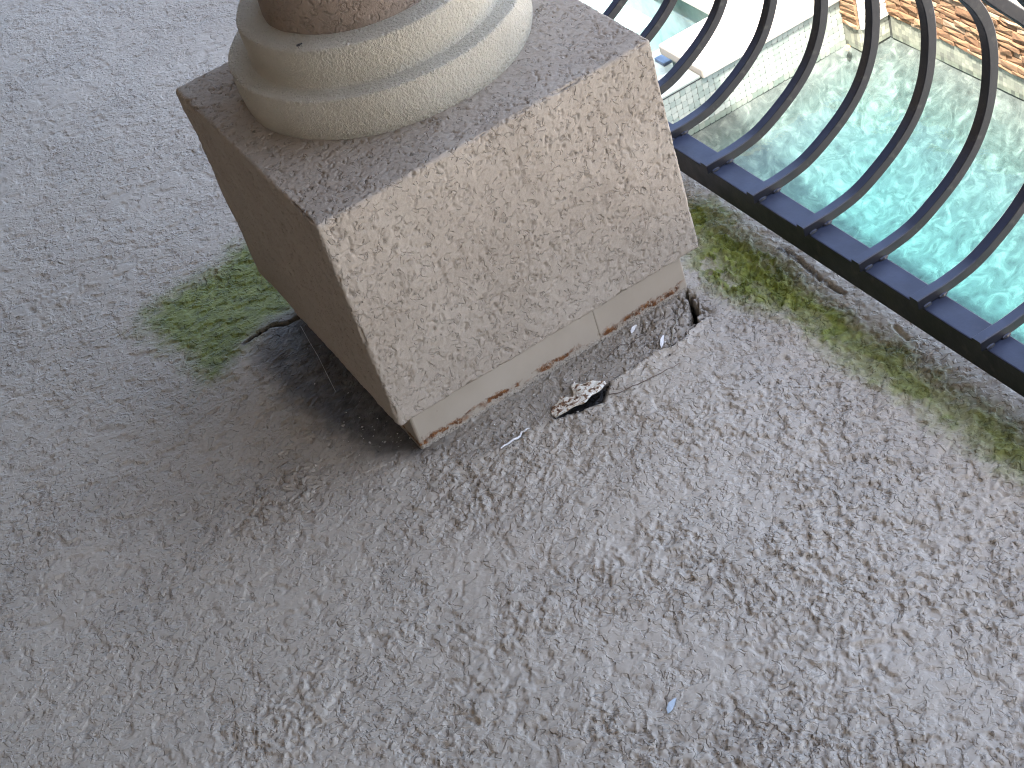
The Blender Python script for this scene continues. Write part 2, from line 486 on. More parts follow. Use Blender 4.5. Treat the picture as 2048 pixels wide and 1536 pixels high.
# grime and painted shade at the foot of the pedestal on the house side, with a buckled ridge and a crack
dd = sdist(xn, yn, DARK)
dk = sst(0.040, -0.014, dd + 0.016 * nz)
bul = np.exp(-((xn + 0.02) / 0.030) ** 2 - ((yn - 0.33) / 0.085) ** 2)
cl = seg_dist(xn, yn, CRACKL)
h[near] += 0.009 * bul - 0.010 * sst(0.0048, 0.0010, cl + 0.0030 * nz)
# dark strip along the front foot, torn edge
px = np.array([p[0] for p in PATCH]); py = np.array([p[1] for p in PATCH])
pe = np.interp(xn, px, py) + 0.006 * nz
strip = sst(-0.012, 0.010, yn - pe) * sst(0.005, 0.035, xn) * sst(0.45, 0.43, xn) * (yn < 0.05)
ed = np.abs(yn - pe)
crack = sst(0.0045, 0.0012, ed) * (xn > 0.03) * (xn < 0.425) * sst(-0.1, 0.3, perlin2(xn / 0.035, yn * 0, 40) + 2.0 * (xn - 0.2))
h[near] += -0.0008 * strip - 0.004 * crack - 0.0025 * sst(0.0, 0.020, pe - yn) * 0
curl = sst(0.016, 0.002, pe - yn) * (pe > yn) * (xn > 0.17) * (xn < 0.425)
h[near] += 0.0035 * curl
# broken plates by the right end of the strip, and the open hole there
pq = sst(0.13, 0.03, np.hypot(xn - 0.40, (yn + 0.028) * 1.2)) * strip
rid = np.abs(perlin2((xn + yn) / 0.03, (xn - yn) / 0.012, 41))
h[near] += pq * (0.004 * perlin2(xn / 0.02, yn / 0.02, 42) - 0.005 * sst(0.10, 0.0, rid))
dh = sdist(xn, yn, HOLE)
hole = sst(0.002, -0.003, dh + 0.008 * nz + 0.0035)
h[near] -= 0.055 * hole
fl = sst(0.010, -0.002, sdist(xn, yn, [(0.1779, -0.0557), (0.23, -0.045), (0.2552, -0.0555), (0.2353, -0.0717), (0.2117, -0.0665)]))
h[near] -= 0.008 * fl
h[near] -= 0.005 * sst(0.005, 0.001, seg_dist(xn, yn, CRACKR) + 0.002 * nz) * sst(-0.3, 0.2, nz + 0.3) + 0.004 * sst(0.004, 0.001, seg_dist(xn, yn, CRACKR2) + 0.001 * nz)
holeA[near] = np.maximum(hole, 0.9 * fl)  # hole and gap under the flake coloured black to deepen their shade
dirt_shade[near] = np.clip(np.maximum.reduce([0.97 * dk * (0.9 + 0.15 * nz), 0.27 * strip * (1 + 0.6 * nz), 0.9 * crack, hole, 0.95 * fl,
              0.55 * pq * sst(0.3, 0.0, rid), 0.8 * sst(0.007, 0.002, cl), 0.6 * sst(0.006, 0.001, seg_dist(xn, yn, CRACKR))]), 0, 1)
sm = np.maximum(0.40 * strip, 0.4 * dk)
smooth[near] = np.maximum(sm, 0.5 * sst(0.535, 0.56, xn))
warm[near] = 0.15 * np.exp(-(((xn + 0.10) / 0.13) ** 2 + ((yn - 0.10) / 0.12) ** 2))
algae *= 1 - 0.85 * np.clip(dirt_shade, 0, 1) ** 0.7
h += tex * (1 - smooth)
# little granules lying in the dark strip
h[near] += 0.0022 * strip * sst(0.52, 0.66, perlin2(xn / 0.009, yn / 0.009, 44))
h *= fade
zz_ = h.reshape(GX.shape)
GXs = np.concatenate([GX, GX[-1:] + 0.0012]); GYs = np.concatenate([GY, GY[-1:]]); zz_ = np.concatenate([zz_, zz_[-1:] * 0 - 0.078])
pad = lambda q: np.concatenate([q.reshape(GX.shape), q.reshape(GX.shape)[-1:]]).ravel()
P = np.stack([GXs.ravel(), GYs.ravel(), zz_.ravel()], -1)
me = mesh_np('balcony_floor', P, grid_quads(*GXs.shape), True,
             {'hole': pad(holeA), 'algae': pad(algae), 'dirt_shade': pad(dirt_shade), 'warm': pad(warm)})
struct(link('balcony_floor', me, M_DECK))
struct(link('balcony_slab', box_mesh('balcony_slab', -1.8, 0.6225, -4.0, 4.4, -0.34, -0.075), M_CONC))

# the house behind and above the camera: it shades the balcony
struct(link('house_wall', boxes_mesh('house_wall', [(-2.2, -1.15, -9, 9, -3.2, 3.2)]), M_WALL))
struct(link('ceiling_and_sky_blocker', boxes_mesh('ceiling_and_sky_blocker', [(-6.5, 1.31, -7.0, 7.0, 3.2, 3.45), (1.0, 1.25, -7.0, 7.0, 2.15, 3.2)]), M_CEIL))  # second box: unseen beam added to cut high sky light
struct(link('ground', boxes_mesh('ground', [(-400, 1.2, -400, 400, -3.4, -3.15), (4.62, 400, -400, 400, -3.4, -3.15), (1.2, 4.62, -400, -6, -3.4, -3.15), (1.2, 4.62, 8.5, 400, -3.4, -3.15)]), M_GROUND))

# ------------------------------------------------------------------ the pool below
ZW = -3.30
WX, WY = 4.26, 4.77
DEEP = -3.88
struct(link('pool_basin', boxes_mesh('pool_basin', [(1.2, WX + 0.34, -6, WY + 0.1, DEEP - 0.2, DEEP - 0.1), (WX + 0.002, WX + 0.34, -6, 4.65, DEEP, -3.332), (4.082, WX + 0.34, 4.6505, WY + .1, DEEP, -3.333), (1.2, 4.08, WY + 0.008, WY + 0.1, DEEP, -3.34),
      (1.0, 1.3, -6, WY, DEEP, -3.15), (1.0, WX + .3, -6.2, -6, DEEP, -3.15)]), M_PEBBLE_CAUSTICS))
bxg, byg = np.meshgrid(np.linspace(1.29, WX + 0.004, 120), np.linspace(-6, WY + 0.01, 260), indexing='ij')
bd = np.minimum(np.minimum(WX - bxg, WY - byg), np.where(byg > 4.1, np.hypot(np.maximum(4.08 - bxg, 0), np.maximum(4.645 - byg, 0)), 9))
bz = -3.335 + (DEEP + 3.335) * (1 - (1 - np.clip(bd / 0.85, 0, 1)) ** 2) + 0.01 * perlin2(bxg / 0.3, byg / 0.3, 71)
struct(link('pool_floor', mesh_np('pool_floor', np.stack([bxg.ravel(), byg.ravel(), bz.ravel()], -1), grid_quads(*bxg.shape)), M_PEBBLE_CAUSTICS))
gx = np.linspace(1.29, WX + 0.02, 200); gy = np.linspace(-5.98, WY + 0.02, 500)
wxg, wyg = np.meshgrid(gx, gy, indexing='ij')
wz = ZW + 0.0022 * perlin2(wxg / 0.16, wyg / 0.16, 61) + 0.0012 * perlin2(wxg / 0.07, wyg / 0.07, 62)
nu, nv = wxg.shape
top = np.stack([wxg.ravel(), wyg.ravel(), wz.ravel()], -1)
q = list(map(tuple, grid_quads(nu, nv)))
n0 = nu * nv
idx = np.arange(n0).reshape(nu, nv)
loop = list(idx[:, 0]) + list(idx[-1, 1:]) + list(idx[-2::-1, -1]) + list(idx[0, -2:0:-1])
botv = [(top[i][0], top[i][1], DEEP - 0.14) for i in loop]
V = np.concatenate([top, np.array(botv)])
m = len(loop)
for i in range(m):
    j = (i + 1) % m
    q.append((loop[i], n0 + i, n0 + j, loop[j]))
me = bpy.data.meshes.new('pool_water')
me.from_pydata(V.tolist(), [], [tuple(int(c) for c in f) for f in q] + [tuple(n0 + i for i in range(m - 1, -1, -1))])
me.polygons.foreach_set('use_smooth', np.array([i < (nu - 1) * (nv - 1) for i in range(len(me.polygons))]))
struct(link('pool_water', me, M_WATER))

# spa with tiled front
spa = tag(empty('spa', (3.2, 5.2, -3.4)), 'raised spa with pale mosaic front wall and white coping beyond the pool', 'spa')
child('front_wall', boxes_mesh('front_wall', [(1.3, 3.19, WY + 0.006, WY + 0.16, DEEP, -3.055), (3.19, 4.08, WY + 0.006, WY + 0.16, DEEP, -3.064)]), M_GROUT, spa)
child('spillway_ledge', box_mesh('spillway_ledge', 1.3, 3.186, WY - 0.004, WY + 0.165, -3.054, -3.04, bevel=0.004), M_TILE, spa)
child('coping_slab', box_mesh('coping_slab', 3.19, 4.079, WY - 0.02, 5.14, -3.062, -3.0, bevel=0.012, seg=3), M_TRAV, spa)
child('coping_slab', box_mesh('coping_slab', 3.57, 4.079, 5.146, 7.6, -3.062, -3.0, bevel=0.012, seg=3), M_TRAV, spa)
child('basin', boxes_mesh('basin', [(1.3, 3.66, WY + 0.16, 7.6, -3.75, -3.62), (3.62, 4.06, WY + 0.161, 7.6, -3.62, -3.066), (1.3, 3.62, 7.45, 7.6, -3.62, -3.05), (3.24, 3.62, WY + 0.161, 5.12, -3.62, -3.066), (1.2, 1.4, WY + .16, 7.6, -3.62, -3.05), (2.6, 3.62, 5.9, 7.45, -3.62, -3.36)]), M_SPA, spa)
# notched mosaic tile, one mesh shared by all
s = 0.034; g = 0.0007; c = 0.0075; t = 0.005
pts = [(g, g), (s - g - c, g), (s - g, g + c), (s - g, s - g), (g, s - g)]
tv = [(px_, 0.0, pz_) for px_, pz_ in pts] + [(px_, t, pz_) for px_, pz_ in pts]
tf = [tuple(range(5))] + [(i, i + 5, (i + 1) % 5 + 5, (i + 1) % 5) for i in range(5)]
tme = bpy.data.meshes.new('tile'); tme.from_pydata(tv, [], tf); tme.materials.append(M_TILE)
for i in range(37):
    for j in range(8):
        o = bpy.data.objects.new('tile', tme); COL.objects.link(o); o.parent = spa
        o.location = (2.815 + i * s - 3.2, WY + 0.001 + random.uniform(-.0006, .0006) - 5.2, -3.064 - (j + 1) * s + 3.4)
# blue marker tile set in the spa step
child('step_tile', box_mesh('step_tile', 3.245, 3.325, 5.225, 5.315, -3.20, -3.18, bevel=0.003), simple('blue_tile', (0.035, 0.055, 0.11), 0.4, 0.2, 30, 0), spa)
child('step', boxes_mesh('step', [(2.4, 3.618, 5.125, 5.40, -3.60, -3.201)]), M_SPA, spa)
gxx = np.linspace(1.36, 3.64, 60); gyy = np.linspace(WY + 0.155, 7.47, 70)
sx, sy = np.meshgrid(gxx, gyy, indexing='ij')
struct(link('spa_water', boxes_mesh('spa_water', [(1.36, 3.63, WY + 0.15, 7.47, -3.64, -3.085)]), M_SPAWATER))

# stacked-stone wall behind the pool
def stones(parent, face, u0, u1, z0, z1, at, mat, seed):
    r = random.Random(seed)
    zc = z0
    while zc < z1 - 0.012:
        hh = min(r.choice([0.020, 0.024, 0.030, 0.036]), z1 - zc)
        if z1 - zc - hh < 0.02:
            hh = z1 - zc
        u = u0
        while u < u1 - 0.01:
            w = min(r.uniform(0.07, 0.19), u1 - u)
            if u1 - u - w < 0.05:
                w = u1 - u
            d = r.uniform(0.004, 0.018)
            gg = 0.0016
            vv = []
            for (a_, b_, dd_) in [(u + gg, zc + gg, d), (u + w - gg, zc + gg, d), (u + w - gg, zc + hh - gg, d), (u + gg, zc + hh - gg, d)]:
                vv.append((a_, b_, dd_ + r.uniform(-.004, .004)))
            cx_, cz_ = u + w * r.uniform(.35, .65), zc + hh * .5
            vv.append((cx_, cz_, d + r.uniform(0.002, .008)))
            vv += [(u + gg, zc + gg, -0.01), (u + w - gg, zc + gg, -0.01), (u + w - gg, zc + hh - gg, -0.01), (u + gg, zc + hh - gg, -0.01)]
            if face == 'x':      # face looks towards -x; u runs along y
                V_ = [(at - e, a_, b_) for a_, b_, e in vv]
                flip = True
            else:                # face looks towards -y; u runs along x
                V_ = [(a_, at - e, b_) for a_, b_, e in vv]
                flip = False
            F_ = [(0, 1, 4), (1, 2, 4), (2, 3, 4), (3, 0, 4), (0, 5, 6, 1), (1, 6, 7, 2), (2, 7, 8, 3), (3, 8, 5, 0)]
            if flip:
                F_ = [tuple(reversed(f)) for f in F_]
            me_ = bpy.data.meshes.new('stone'); me_.from_pydata(V_, [], F_)
            child('stone', me_, mat, parent)
            u += w
        zc += hh
wall = tag(empty('stone_wall', (4.4, 4.2, -3.4)), 'low stacked stone wall in warm orange tones along the far pool edge', 'wall')
child('wall_core', boxes_mesh('wall_core', [(WX + 0.004, WX + 0.33, -6, 4.646, -3.42, -2.822), (4.083, WX + 0.33, 4.647, 8.5, -3.42, -2.822)]), M_GROUT, wall)
stones(wall, 'x', 3.2, 4.632, -3.2, -2.822, WX, M_STONE, 3)
stones(wall, 'x', 4.65, 5.35, -3.2, -2.822, 4.08, M_STONE, 4)
pl_wall = wall
stones(wall, 'y', 4.082, WX - 0.002, -3.2, -2.822, 4.645, M_PALE, 5)
child('wall_coping', box_mesh('wall_coping', WX - 0.012, WX + 0.36, -6, 4.62, -2.82, -2.775, bevel=0.008), M_TRAV, wall)
child('wall_coping', box_mesh('wall_coping', 4.07, WX + 0.36, 4.622, 8.5, -2.82, -2.775, bevel=0.008), M_TRAV, wall)
bx = []
for r_ in range(5):
    z1 = -3.202 - r_ * 0.026
    for i in range(int((4.63 - 2.2) / 0.026)):
        y0 = 2.2 + i * 0.026
        bx.append((WX - 0.004, WX + 0.006, y0 + .0008, y0 + .0252, z1 - .0252, z1))
    for i in range(7):
        x0 = 4.082 + i * 0.0255
        bx.append((x0 + .0008, x0 + .0247, 4.641, 4.651, z1 - .0252, z1))
    for i in range(5):
        y0 = 4.648 + i * 0.026
        bx.append((4.076, 4.086, y0 + .0008, y0 + .0252, z1 - .0252, z1))
tb = child('tile_band', boxes_mesh('tile_band', bx), M_BAND, wall)
tb['kind'] = 'stuff'

# ------------------------------------------------------------------ the column on its pedestal
PW, PD, PH0, PH = 0.46, 0.4518, 0.0705, 0.3151
ZT = PH0 + PH
colm = tag(empty('column', (PW / 2, PD / 2, 0)), 'round column on cream rings over a square tan stucco pedestal', 'column')

def stucco_box(name, x0, x1, y0, y1, z0, z1, r, step, seed):
    V, Q, off = [], [], 0
    lo = np.array([x0, y0, z0]); hi = np.array([x1, y1, z1])
    for axx in range(3):
        u_, v_ = [i for i in range(3) if i != axx]
        for sgn in (0, 1):
            st = step * (2.4 if (axx, sgn) in ((0, 1), (1, 1), (2, 0)) else 1)   # faces turned away from the picture are coarser
            nu_ = int((hi[u_] - lo[u_]) / st) + 1; nv_ = int((hi[v_] - lo[v_]) / st) + 1
            A, B = np.meshgrid(np.linspace(lo[u_], hi[u_], nu_), np.linspace(lo[v_], hi[v_], nv_), indexing='ij')
            p = np.zeros((nu_ * nv_, 3)); p[:, u_] = A.ravel(); p[:, v_] = B.ravel(); p[:, axx] = hi[axx] if sgn else lo[axx]
            qd = grid_quads(nu_, nv_, off)
            if (sgn == 1) == (axx == 1):
                qd = qd[:, ::-1]
            V.append(p); Q.append(qd); off += len(p)
    p = np.concatenate(V); q_ = np.concatenate(Q)
    c_ = np.clip(p, lo + r, hi - r); d_ = p - c_
    n_ = d_ / np.maximum(np.linalg.norm(d_, axis=1, keepdims=True), 1e-9)
    p = c_ + n_ * r
    wv = vnoise3(p / 0.075, seed) * 0.0014 + vnoise3(p / 0.028, seed + 1) * 0.0006
    wp = p + 0.003 * np.stack([vnoise3(p / 0.02, seed + k_) for k_ in (2, 3, 4)], -1)
    g1 = np.abs(vnoise3(wp / 0.0085, seed + 5) + 0.35 * vnoise3(wp / 0.0045, seed + 15)); m1 = sst(0.05, 0.40, vnoise3(p / 0.0085, seed + 6) + 0.4 * vnoise3(p / 0.09, seed + 7))
    g2 = np.abs(vnoise3(wp / 0.006, seed + 8)); m2 = sst(0.05, 0.4, vnoise3(p / 0.0065, seed + 9) + 0.4 * vnoise3(p / 0.11, seed + 10))
    worm = np.maximum((1 - sst(0.02, 0.13, g1)) * m1, 0.7 * (1 - sst(0.02, 0.13, g2)) * m2)
    gr_ = sst(0.45, 0.75, vnoise3(p / 0.0065, seed + 11)) * sst(0.1, 0.5, vnoise3(p / 0.06, seed + 12) + 0.2)
    ecount = np.sort(np.abs(n_), axis=1)
    edge = sst(0.2, 0.65, ecount[:, 1])
    wv = wv - 0.0035 * edge * sst(0.25, 0.6, vnoise3(p / 0.014, seed + 20) + 0.5 * vnoise3(p / 0.05, seed + 21) - 0.1)
    pp = p + n_ * (wv - 0.0023 * worm + 0.0008 * gr_ + 0.0004 * vnoise3(p / 0.005, seed + 13))[:, None]
    return mesh_np(name, pp, q_, True)
child('plinth', stucco_box('plinth', 0.0, PW, 0.0, PD, PH0, ZT, 0.005, 0.0016, 50), M_STUCCO, colm)
IX, IY = 0.0199, 0.0217
child('metal_skirt', box_mesh('metal_skirt', IX, 0.302, IY, PD - IY, -0.02, PH0 + 0.004, bevel=0.004, seg=3), M_SKIRT, colm)
child('metal_skirt', box_mesh('metal_skirt', 0.2975, PW - IX, IY - 0.0009, PD - IY - 0.001, -0.02, PH0 + 0.003, bevel=0.003, seg=3), M_SKIRT, colm)
OX, OY = 0.2352, 0.2692
R1, R2, R3, H1, H2 = 0.1916, 0.1627, 0.1288, 0.0567, 0.051
zb = ZT - 0.003
child('base_ring', lathe('base_ring', [(R1 - 0.004, zb), (R1 - 0.001, zb + 0.012), (R1 + .0005, zb + 0.03), (R1, zb + H1 + 0.0008), (R1 - 0.0006, zb + H1 + 0.0022), (R1 - 0.002, zb + H1 + 0.003), (R2 + 0.006, zb + H1 + 0.0035), (R2 - 0.01, zb + H1 + 0.004)], OX, OY, seed=3), M_CREAM, colm)
z2 = ZT + H1
child('base_ring', lathe('base_ring', [(R2 + 0.004, z2 - 0.001), (R2 + 0.001, z2 + 0.003), (R2, z2 + 0.010), (R2 + .0005, z2 + 0.03), (R2, z2 + H2 - 0.0022), (R2 - 0.0006, z2 + H2 - 0.0008), (R2 - 0.002, z2 + H2), (R3 - 0.012, z2 + H2 + 0.002)], OX, OY, seed=8), M_CREAM, colm)
z3 = z2 + H2
child('shaft', lathe('shaft', [(R3 + 0.002, z3 - 0.004), (R3, z3 + 0.02), (R3, z3 + 0.25), (R3 - .002, 3.21)], OX, OY, seed=13, wob=0.0014), M_BROWN, colm)

# ------------------------------------------------------------------ the railing
rail = tag(empty('railing', (XR + RW / 2, 0, 0)), 'dark metal balcony railing with outward bowed square balusters', 'railing')
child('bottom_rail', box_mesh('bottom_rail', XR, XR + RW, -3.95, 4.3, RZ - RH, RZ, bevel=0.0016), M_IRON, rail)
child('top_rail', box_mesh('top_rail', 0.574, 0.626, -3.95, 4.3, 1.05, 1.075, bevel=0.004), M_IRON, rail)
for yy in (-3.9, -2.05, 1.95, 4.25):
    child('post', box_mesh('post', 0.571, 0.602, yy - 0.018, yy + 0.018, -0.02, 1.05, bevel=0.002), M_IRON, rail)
prof = [(0.5775, 0.0598), (0.60, 0.0598), (0.628, 0.0600), (0.668, 0.0655), (0.707, 0.0815), (0.745, 0.104), (0.775, 0.132), (0.797, 0.170), (0.808, 0.212), (0.811, 0.250), (0.806, 0.286), (0.790, 0.322), (0.765, 0.354), (0.735, 0.388), (0.70, 0.432), (0.665, 0.487), (0.635, 0.555), (0.614, 0.64), (0.604, 0.75), (0.600, 0.9), (0.600, 1.055)]
prof = [(a_ - 0.0155 * (1 if b_ < 0.6 else 0.3), b_ + (0.0175 if b_ < 0.7 else 0)) for a_, b_ in prof]
def catmull(P, k=5):
    out = []
    for i in range(len(P) - 1):
        p0 = P[max(i - 1, 0)]; p1 = P[i]; p2 = P[i + 1]; p3 = P[min(i + 2, len(P) - 1)]
        for j in range(k):
            t_ = j / k
            out.append(tuple(0.5 * (2 * p1[c_] + (p2[c_] - p0[c_]) * t_ + (2 * p0[c_] - 5 * p1[c_] + 4 * p2[c_] - p3[c_]) * t_ ** 2 + (-p0[c_] + 3 * p1[c_] - 3 * p2[c_] + p3[c_]) * t_ ** 3) for c_ in (0, 1)))
    out.append(P[-1])
    return out
cp = catmull(prof)
HB = 0.0073
V, Q = [], []
ch = 0.0011
sec = [(-HB + ch, -HB), (HB - ch, -HB), (HB, -HB + ch), (HB, HB - ch), (HB - ch, HB), (-HB + ch, HB), (-HB, HB - ch), (-HB, -HB + ch)]
for i, (a_, b_) in enumerate(cp):
    q0 = cp[max(i - 1, 0)]; q1 = cp[min(i + 1, len(cp) - 1)]
    tx, tz = q1[0] - q0[0], q1[1] - q0[1]; L = math.hypot(tx, tz); nx_, nz_ = -tz / L, tx / L
    for (sy_, sn_) in sec:
        V.append((a_ + nx_ * sn_, sy_, b_ + nz_ * sn_))
for i in range(len(cp) - 1):
    for k_ in range(8):
        Q.append((i * 8 + k_, i * 8 + (k_ + 1) % 8, (i + 1) * 8 + (k_ + 1) % 8, (i + 1) * 8 + k_))
F = [tuple(reversed(f)) for f in Q] + [tuple(range(8)), tuple(reversed(range((len(cp) - 1) * 8, len(cp) * 8)))]
for wx_, sg in ((XR + RW - 0.004, -1), (XR + RW - 0.006, 1), (XR + 0.006, -1)):      # weld beads where the bar meets the rail
    o0 = len(V)
    for i in range(5):
        for j in range(8):
            th = math.pi * i / 4; ph = 2 * math.pi * j / 8
            V.append((wx_ + 0.0075 * math.cos(th), sg * HB + 0.0030 * math.sin(th) * math.cos(ph) + random.uniform(-.0006, .0006), RZ + 0.0008 + 0.0034 * math.sin(th) * math.sin(ph)))
    F += [(o0 + i * 8 + j, o0 + i * 8 + (j + 1) % 8, o0 + (i + 1) * 8 + (j + 1) % 8, o0 + (i + 1) * 8 + j) for i in range(4) for j in range(8)]
bme = bpy.data.meshes.new('baluster')
bme.from_pydata(V, [], F)
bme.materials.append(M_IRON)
for kk in range(-30, 34):
    yy = 0.1376 - 0.0070 - kk * 0.1067
    if not (-3.8 < yy < 4.2) or min(abs(yy - p) for p in (-3.9, -2.05, 1.95, 4.25)) < 0.03:
        continue
    o = bpy.data.objects.new('baluster', bme); COL.objects.link(o); o.parent = rail
    o.matrix_parent_inverse = rail.matrix_world.inverted()
    o.location = (random.uniform(-.001, .001), yy + random.uniform(-.0015, .0015), 0)

# ------------------------------------------------------------------ small things on the deck
# lifted flake of coating
def hz(px_, py_):
    i = np.argmin(np.abs(ax - px_)); j = np.argmin(np.abs(ay - py_))
    return float(zz_[i, j])
k = N('speckled_flake')
c = k.ramp(k.noise(150, 4, 0.6, None, 0.8), [(0.36, (0.06, 0.030, 0.014)), (0.42, (0.24, 0.13, 0.065)), (0.47, (0.60, 0.50, 0.37)), (0.53, (0.86, 0.83, 0.72))])
k.color(c); k.set(k.b, Roughness=0.7); k.bump(k.noise(200, 4), 0.8, 0.003)
M_FLAKE = k.m
A_ = np.array([0.1765, -0.0575]); B_ = np.array([0.258, -0.054])
nu_, nv_ = 40, 14
V = []
for i in range(nu_):
    u = i / (nu_ - 1)
    wid_ = 0.044 * math.sin(math.pi * min(1, u * 0.93 + 0.035)) ** 0.75 * (0.85 + 0.15 * math.sin(9 * u + 1) + 0.1 * math.sin(23 * u))
    for j in range(nv_):
        v_ = j / (nv_ - 1)
        low = -0.011 * math.sin(math.pi * u) * (1 + .2 * math.sin(17 * u))
        p = A_ + (B_ - A_) * u + np.array([-0.10, 1.0]) * (low + wid_ * v_)
        zt = 0.0015 + 0.0055 * (1 - v_) ** 0.8 * math.sin(math.pi * u) ** 0.6 + 0.003 * math.sin(6 * v_ + 9 * u) * v_ * (1 - v_)
        V.append((p[0], p[1], zt))
V = np.array(V); V[:, 2] += 0.0008 * vnoise3(V / 0.006, 77) + 0.001
T_ = V.copy(); T_[:, 2] -= 0.0016
qt = grid_quads(nu_, nv_); qb = qt[:, ::-1] + len(V)
idx = np.arange(nu_ * nv_).reshape(nu_, nv_)
lp = list(idx[:, 0]) + list(idx[-1, 1:]) + list(idx[-2::-1, -1]) + list(idx[0, -2:0:-1])
sd = [(lp[i], lp[i] + len(V), lp[(i + 1) % len(lp)] + len(V), lp[(i + 1) % len(lp)]) for i in range(len(lp))]
me = mesh_np('coating_flake', np.concatenate([V, T_]), np.concatenate([qt, qb, np.array(sd)]))
tag(link('coating_flake', me, M_FLAKE), 'lifted flake of white and brown speckled coating in the cracked floor before the pedestal', 'flake')

M_WHITE = simple('white_scrap', (0.78, 0.77, 0.74), 0.7, 0.1, 60, 0.3, 400)
def strand(name, pts, r, mat, label, cat, lift=0.002, group=None):
    P_ = []
    for a_, b_ in zip(pts[:-1], pts[1:]):
        for i in range(4):
            t_ = i / 4
            px_, py_ = a_[0] + (b_[0] - a_[0]) * t_ + random.uniform(-.0008, .0008), a_[1] + (b_[1] - a_[1]) * t_ + random.uniform(-.0008, .0008)
            P_.append((px_, py_, hz(px_, py_) + lift))
    P_.append((*pts[-1], hz(*pts[-1]) + lift))
    n_ = len(P_)
    rr = [r * (0.35 + 0.65 * math.sin(math.pi * (i + .4) / (n_ - .2)) ** 0.5) for i in range(n_)]
    return tag(link(name, tube(name, P_, rr), mat), label, cat, group)
strand('paint_thread', [(0.0959, -0.0546), (0.1094, -0.0534), (0.121, -0.0529), (0.1314, -0.0483), (0.1412, -0.0509)], 0.0015, M_WHITE, 'thin white torn paint thread on the floor near the front corner of the pedestal', 'thread')
GF = 'dry fibres on the floor'
M_FIBRE = simple('dry_fibre', (0.14, 0.11, 0.085), 0.8, 0.2, 90, 0)
strand('dry_fibre', [(0.2457, -0.0735), (0.2596, -0.0817), (0.2838, -0.0862), (0.3085, -0.0899), (0.3455, -0.0931)], 0.0006, M_FIBRE, 'hair thin brown fibre curving away from the speckled flake', 'fibre', 0.0012, GF)
strand('dry_fibre', [(0.285, -0.012), (0.305, -0.006), (0.33, -0.012), (0.352, -0.008)], 0.0006, M_FIBRE, 'hair thin brown fibre in the dark strip along the rusty pedestal foot', 'fibre', 0.0015, GF)
strand('dry_fibre', [(0.352, -0.062), (0.371, -0.040), (0.392, -0.020), (0.408, -0.004)], 0.0007, simple('pale_fibre', (0.34, 0.32, 0.26), 0.8, 0.2, 90, 0), 'pale grass fibre among the broken coating beside the dark hole', 'fibre', 0.002, GF)
M_WEB = simple('cobweb', (0.42, 0.40, 0.38), 0.6, 0.1, 50, 0)
me = tube('cobweb_strand', [(0.006, 0.358, 0.022), (0.000, 0.315, 0.0225), (-0.004, 0.279, 0.020), (-0.010, 0.243, 0.0165), (-0.016, 0.205, 0.010)], 0.00035)
tag(link('cobweb_strand', me, M_WEB), 'single pale cobweb strand in the dark beside the shaded pedestal foot', 'cobweb')

def chip(name, p0, p1, w, lab, mat, lift=0.002):
    (ax_, ay_), (bx_, by_) = p0, p1
    L = math.hypot(bx_ - ax_, by_ - ay_); dx_, dy_ = (bx_ - ax_) / L, (by_ - ay_) / L
    ol = [(0, -.2), (.25, -.5), (.6, -.42), (1.0, -.1), (.92, .25), (.55, .5), (.2, .32)]
    zb_ = max(hz(*p0), hz(*p1)) + lift
    V_, n_ = [], len(ol)
    for tt in (0, -0.0009):
        for a_, b_ in ol:
            V_.append((ax_ + dx_ * a_ * L - dy_ * b_ * w, ay_ + dy_ * a_ * L + dx_ * b_ * w, zb_ + 0.0022 * math.sin(math.pi * a_) * (0.4 + b_) + tt))
    F_ = [tuple(range(n_)), tuple(reversed(range(n_, 2 * n_)))] + [(i, i + n_, (i + 1) % n_ + n_, (i + 1) % n_) for i in range(n_)]
    me_ = bpy.data.meshes.new(name); me_.from_pydata(V_, [], F_)
    return tag(link(name, me_, mat), lab, 'chip', 'paint chips on the floor')
chip('paint_chip', (0.3334, 0.0024), (0.3485, 0.0105), 0.0045, 'small cream paint chip against the rusty skirt of the pedestal', M_WHITE)
chip('paint_chip', (0.3451, -0.0507), (0.3625, -0.0327), 0.0045, 'narrow off-white paint chip beside the broken coating near the hole', M_WHITE)
chip('paint_chip', (0.0219, -0.5281), (0.0400, -0.5190), 0.0065, 'pale blue chip lying alone on the grey floor near the lower edge', simple('pale_blue_chip', (0.42, 0.50, 0.56), 0.5, 0.1, 60, 0.2))

# little insect on the upper cream ring
bug = tag(empty('insect', (0.1066, 0.1798, z3 + 0.003)), 'tiny black insect sitting on the upper cream ring', 'insect')
M_BUG = simple('black_shell', (0.012, 0.011, 0.011), 0.35, 0.1, 60, 0)
def blob(name, loc, sx_, sy_, sz_, parent):
    t_ = np.linspace(0, np.pi, 9); f_ = np.linspace(0, 2 * np.pi, 13)
    A2, B2 = np.meshgrid(t_, f_, indexing='ij')
    P_ = np.stack([loc[0] + sx_ * np.cos(A2), loc[1] + sy_ * np.sin(A2) * np.cos(B2), loc[2] + sz_ * np.sin(A2) * np.sin(B2)], -1).reshape(-1, 3)
    o = link(name, mesh_np(name, P_, grid_quads(9, 13)), M_BUG, parent)
    return o
blob('abdomen', (0, 0, 0.0018), 0.0030, 0.0016, 0.0014, bug)
blob('head', (0.0036, 0, 0.0018), 0.0012, 0.0011, 0.0010, bug)
for i in (-1, 0, 1):
    for sg in (-1, 1):
        link('leg', tube('leg', [(i * 0.0012, sg * 0.0010, 0.0018), (i * 0.0018, sg * 0.0026, 0.0024), (i * 0.0024, sg * 0.0036, 0.0)], 0.00022, 4), M_BUG, bug)

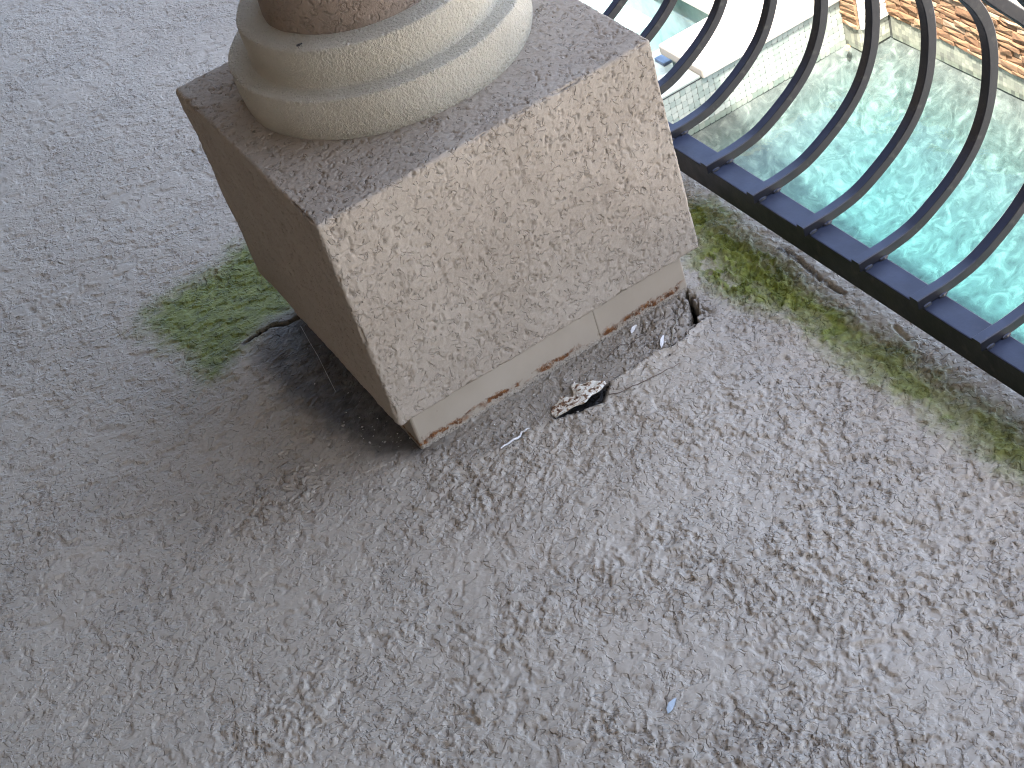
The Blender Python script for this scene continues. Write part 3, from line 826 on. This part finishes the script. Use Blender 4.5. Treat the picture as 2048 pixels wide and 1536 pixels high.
# fallen leaf floating in the pool corner
me = bpy.data.meshes.new('fallen_leaf')
lv = []
for i in range(9):
    u = i / 8
    w_ = 0.014 * math.sin(math.pi * u) ** 0.8 + 0.001
    for sg in (-1, 0, 1):
        lv.append((-0.03 + 0.06 * u, sg * w_, 0.004 * abs(sg) + 0.006 * (u - .5) ** 2))
me.from_pydata(lv, [], [(i * 3 + j, (i + 1) * 3 + j, (i + 1) * 3 + j + 1, i * 3 + j + 1) for i in range(8) for j in (0, 1)])
lf = link('fallen_leaf', me, simple('dry_leaf', (0.42, 0.19, 0.08), 0.7, 0.3, 60, 0.3))
lf.modifiers.new('thickness', 'SOLIDIFY').thickness = 0.0012
lf.location = (4.02, 4.69, ZW + 0.004); lf.rotation_euler = (0, 0, 0.9)
tag(lf, 'dry orange leaf floating in the pool corner by the stone wall', 'leaf')

# crumbs of coating and sand along the broken strip: too many to count
rg = random.Random(21)
V, F = [], []
for i in range(420):
    u_ = rg.random()
    if i < 250:
        gx_, gy_ = rg.uniform(0.03, 0.43), rg.uniform(-0.07, 0.012)
    elif i < 340:
        gx_, gy_ = 0.36 + rg.gauss(0, 0.03), -0.03 + rg.gauss(0, 0.018)
    else:
        gx_, gy_ = -0.02 + rg.gauss(0, 0.03), 0.08 + rg.gauss(0, 0.05)
    if (IX < gx_ < PW - IX and gy_ > IY - 0.004) or hz(gx_, gy_) < -0.006:
        continue
    r_ = rg.uniform(0.0007, 0.0015) * (2.0 if rg.random() < 0.1 else 1)
    b0 = len(V); zc_ = hz(gx_, gy_) + r_ * 0.5
    for dx_, dy_, dz_ in ((1, 0, 0), (0, 1, 0), (-1, 0, 0), (0, -1, 0), (0, 0, 0.8), (0, 0, -0.8)):
        q1_ = r_ * rg.uniform(0.7, 1.3)
        V.append((gx_ + dx_ * q1_ + rg.uniform(-.3, .3) * r_, gy_ + dy_ * q1_ + rg.uniform(-.3, .3) * r_, zc_ + dz_ * q1_))
    F += [(b0 + a_, b0 + b_, b0 + c_) for a_, b_, c_ in ((0, 1, 4), (1, 2, 4), (2, 3, 4), (3, 0, 4), (1, 0, 5), (2, 1, 5), (3, 2, 5), (0, 3, 5))]
me = bpy.data.meshes.new('grit'); me.from_pydata(V, [], F)
go = link('grit', me, per_piece('grit', [(0.0, (0.10, 0.085, 0.07)), (0.4, (0.32, 0.29, 0.25)), (0.8, (0.48, 0.45, 0.40)), (1.0, (0.66, 0.63, 0.57))], 0.9, True, 200, 0.2, 0.2))
go['kind'] = 'stuff'
go['label'] = 'loose crumbs of coating along the pedestal foot'
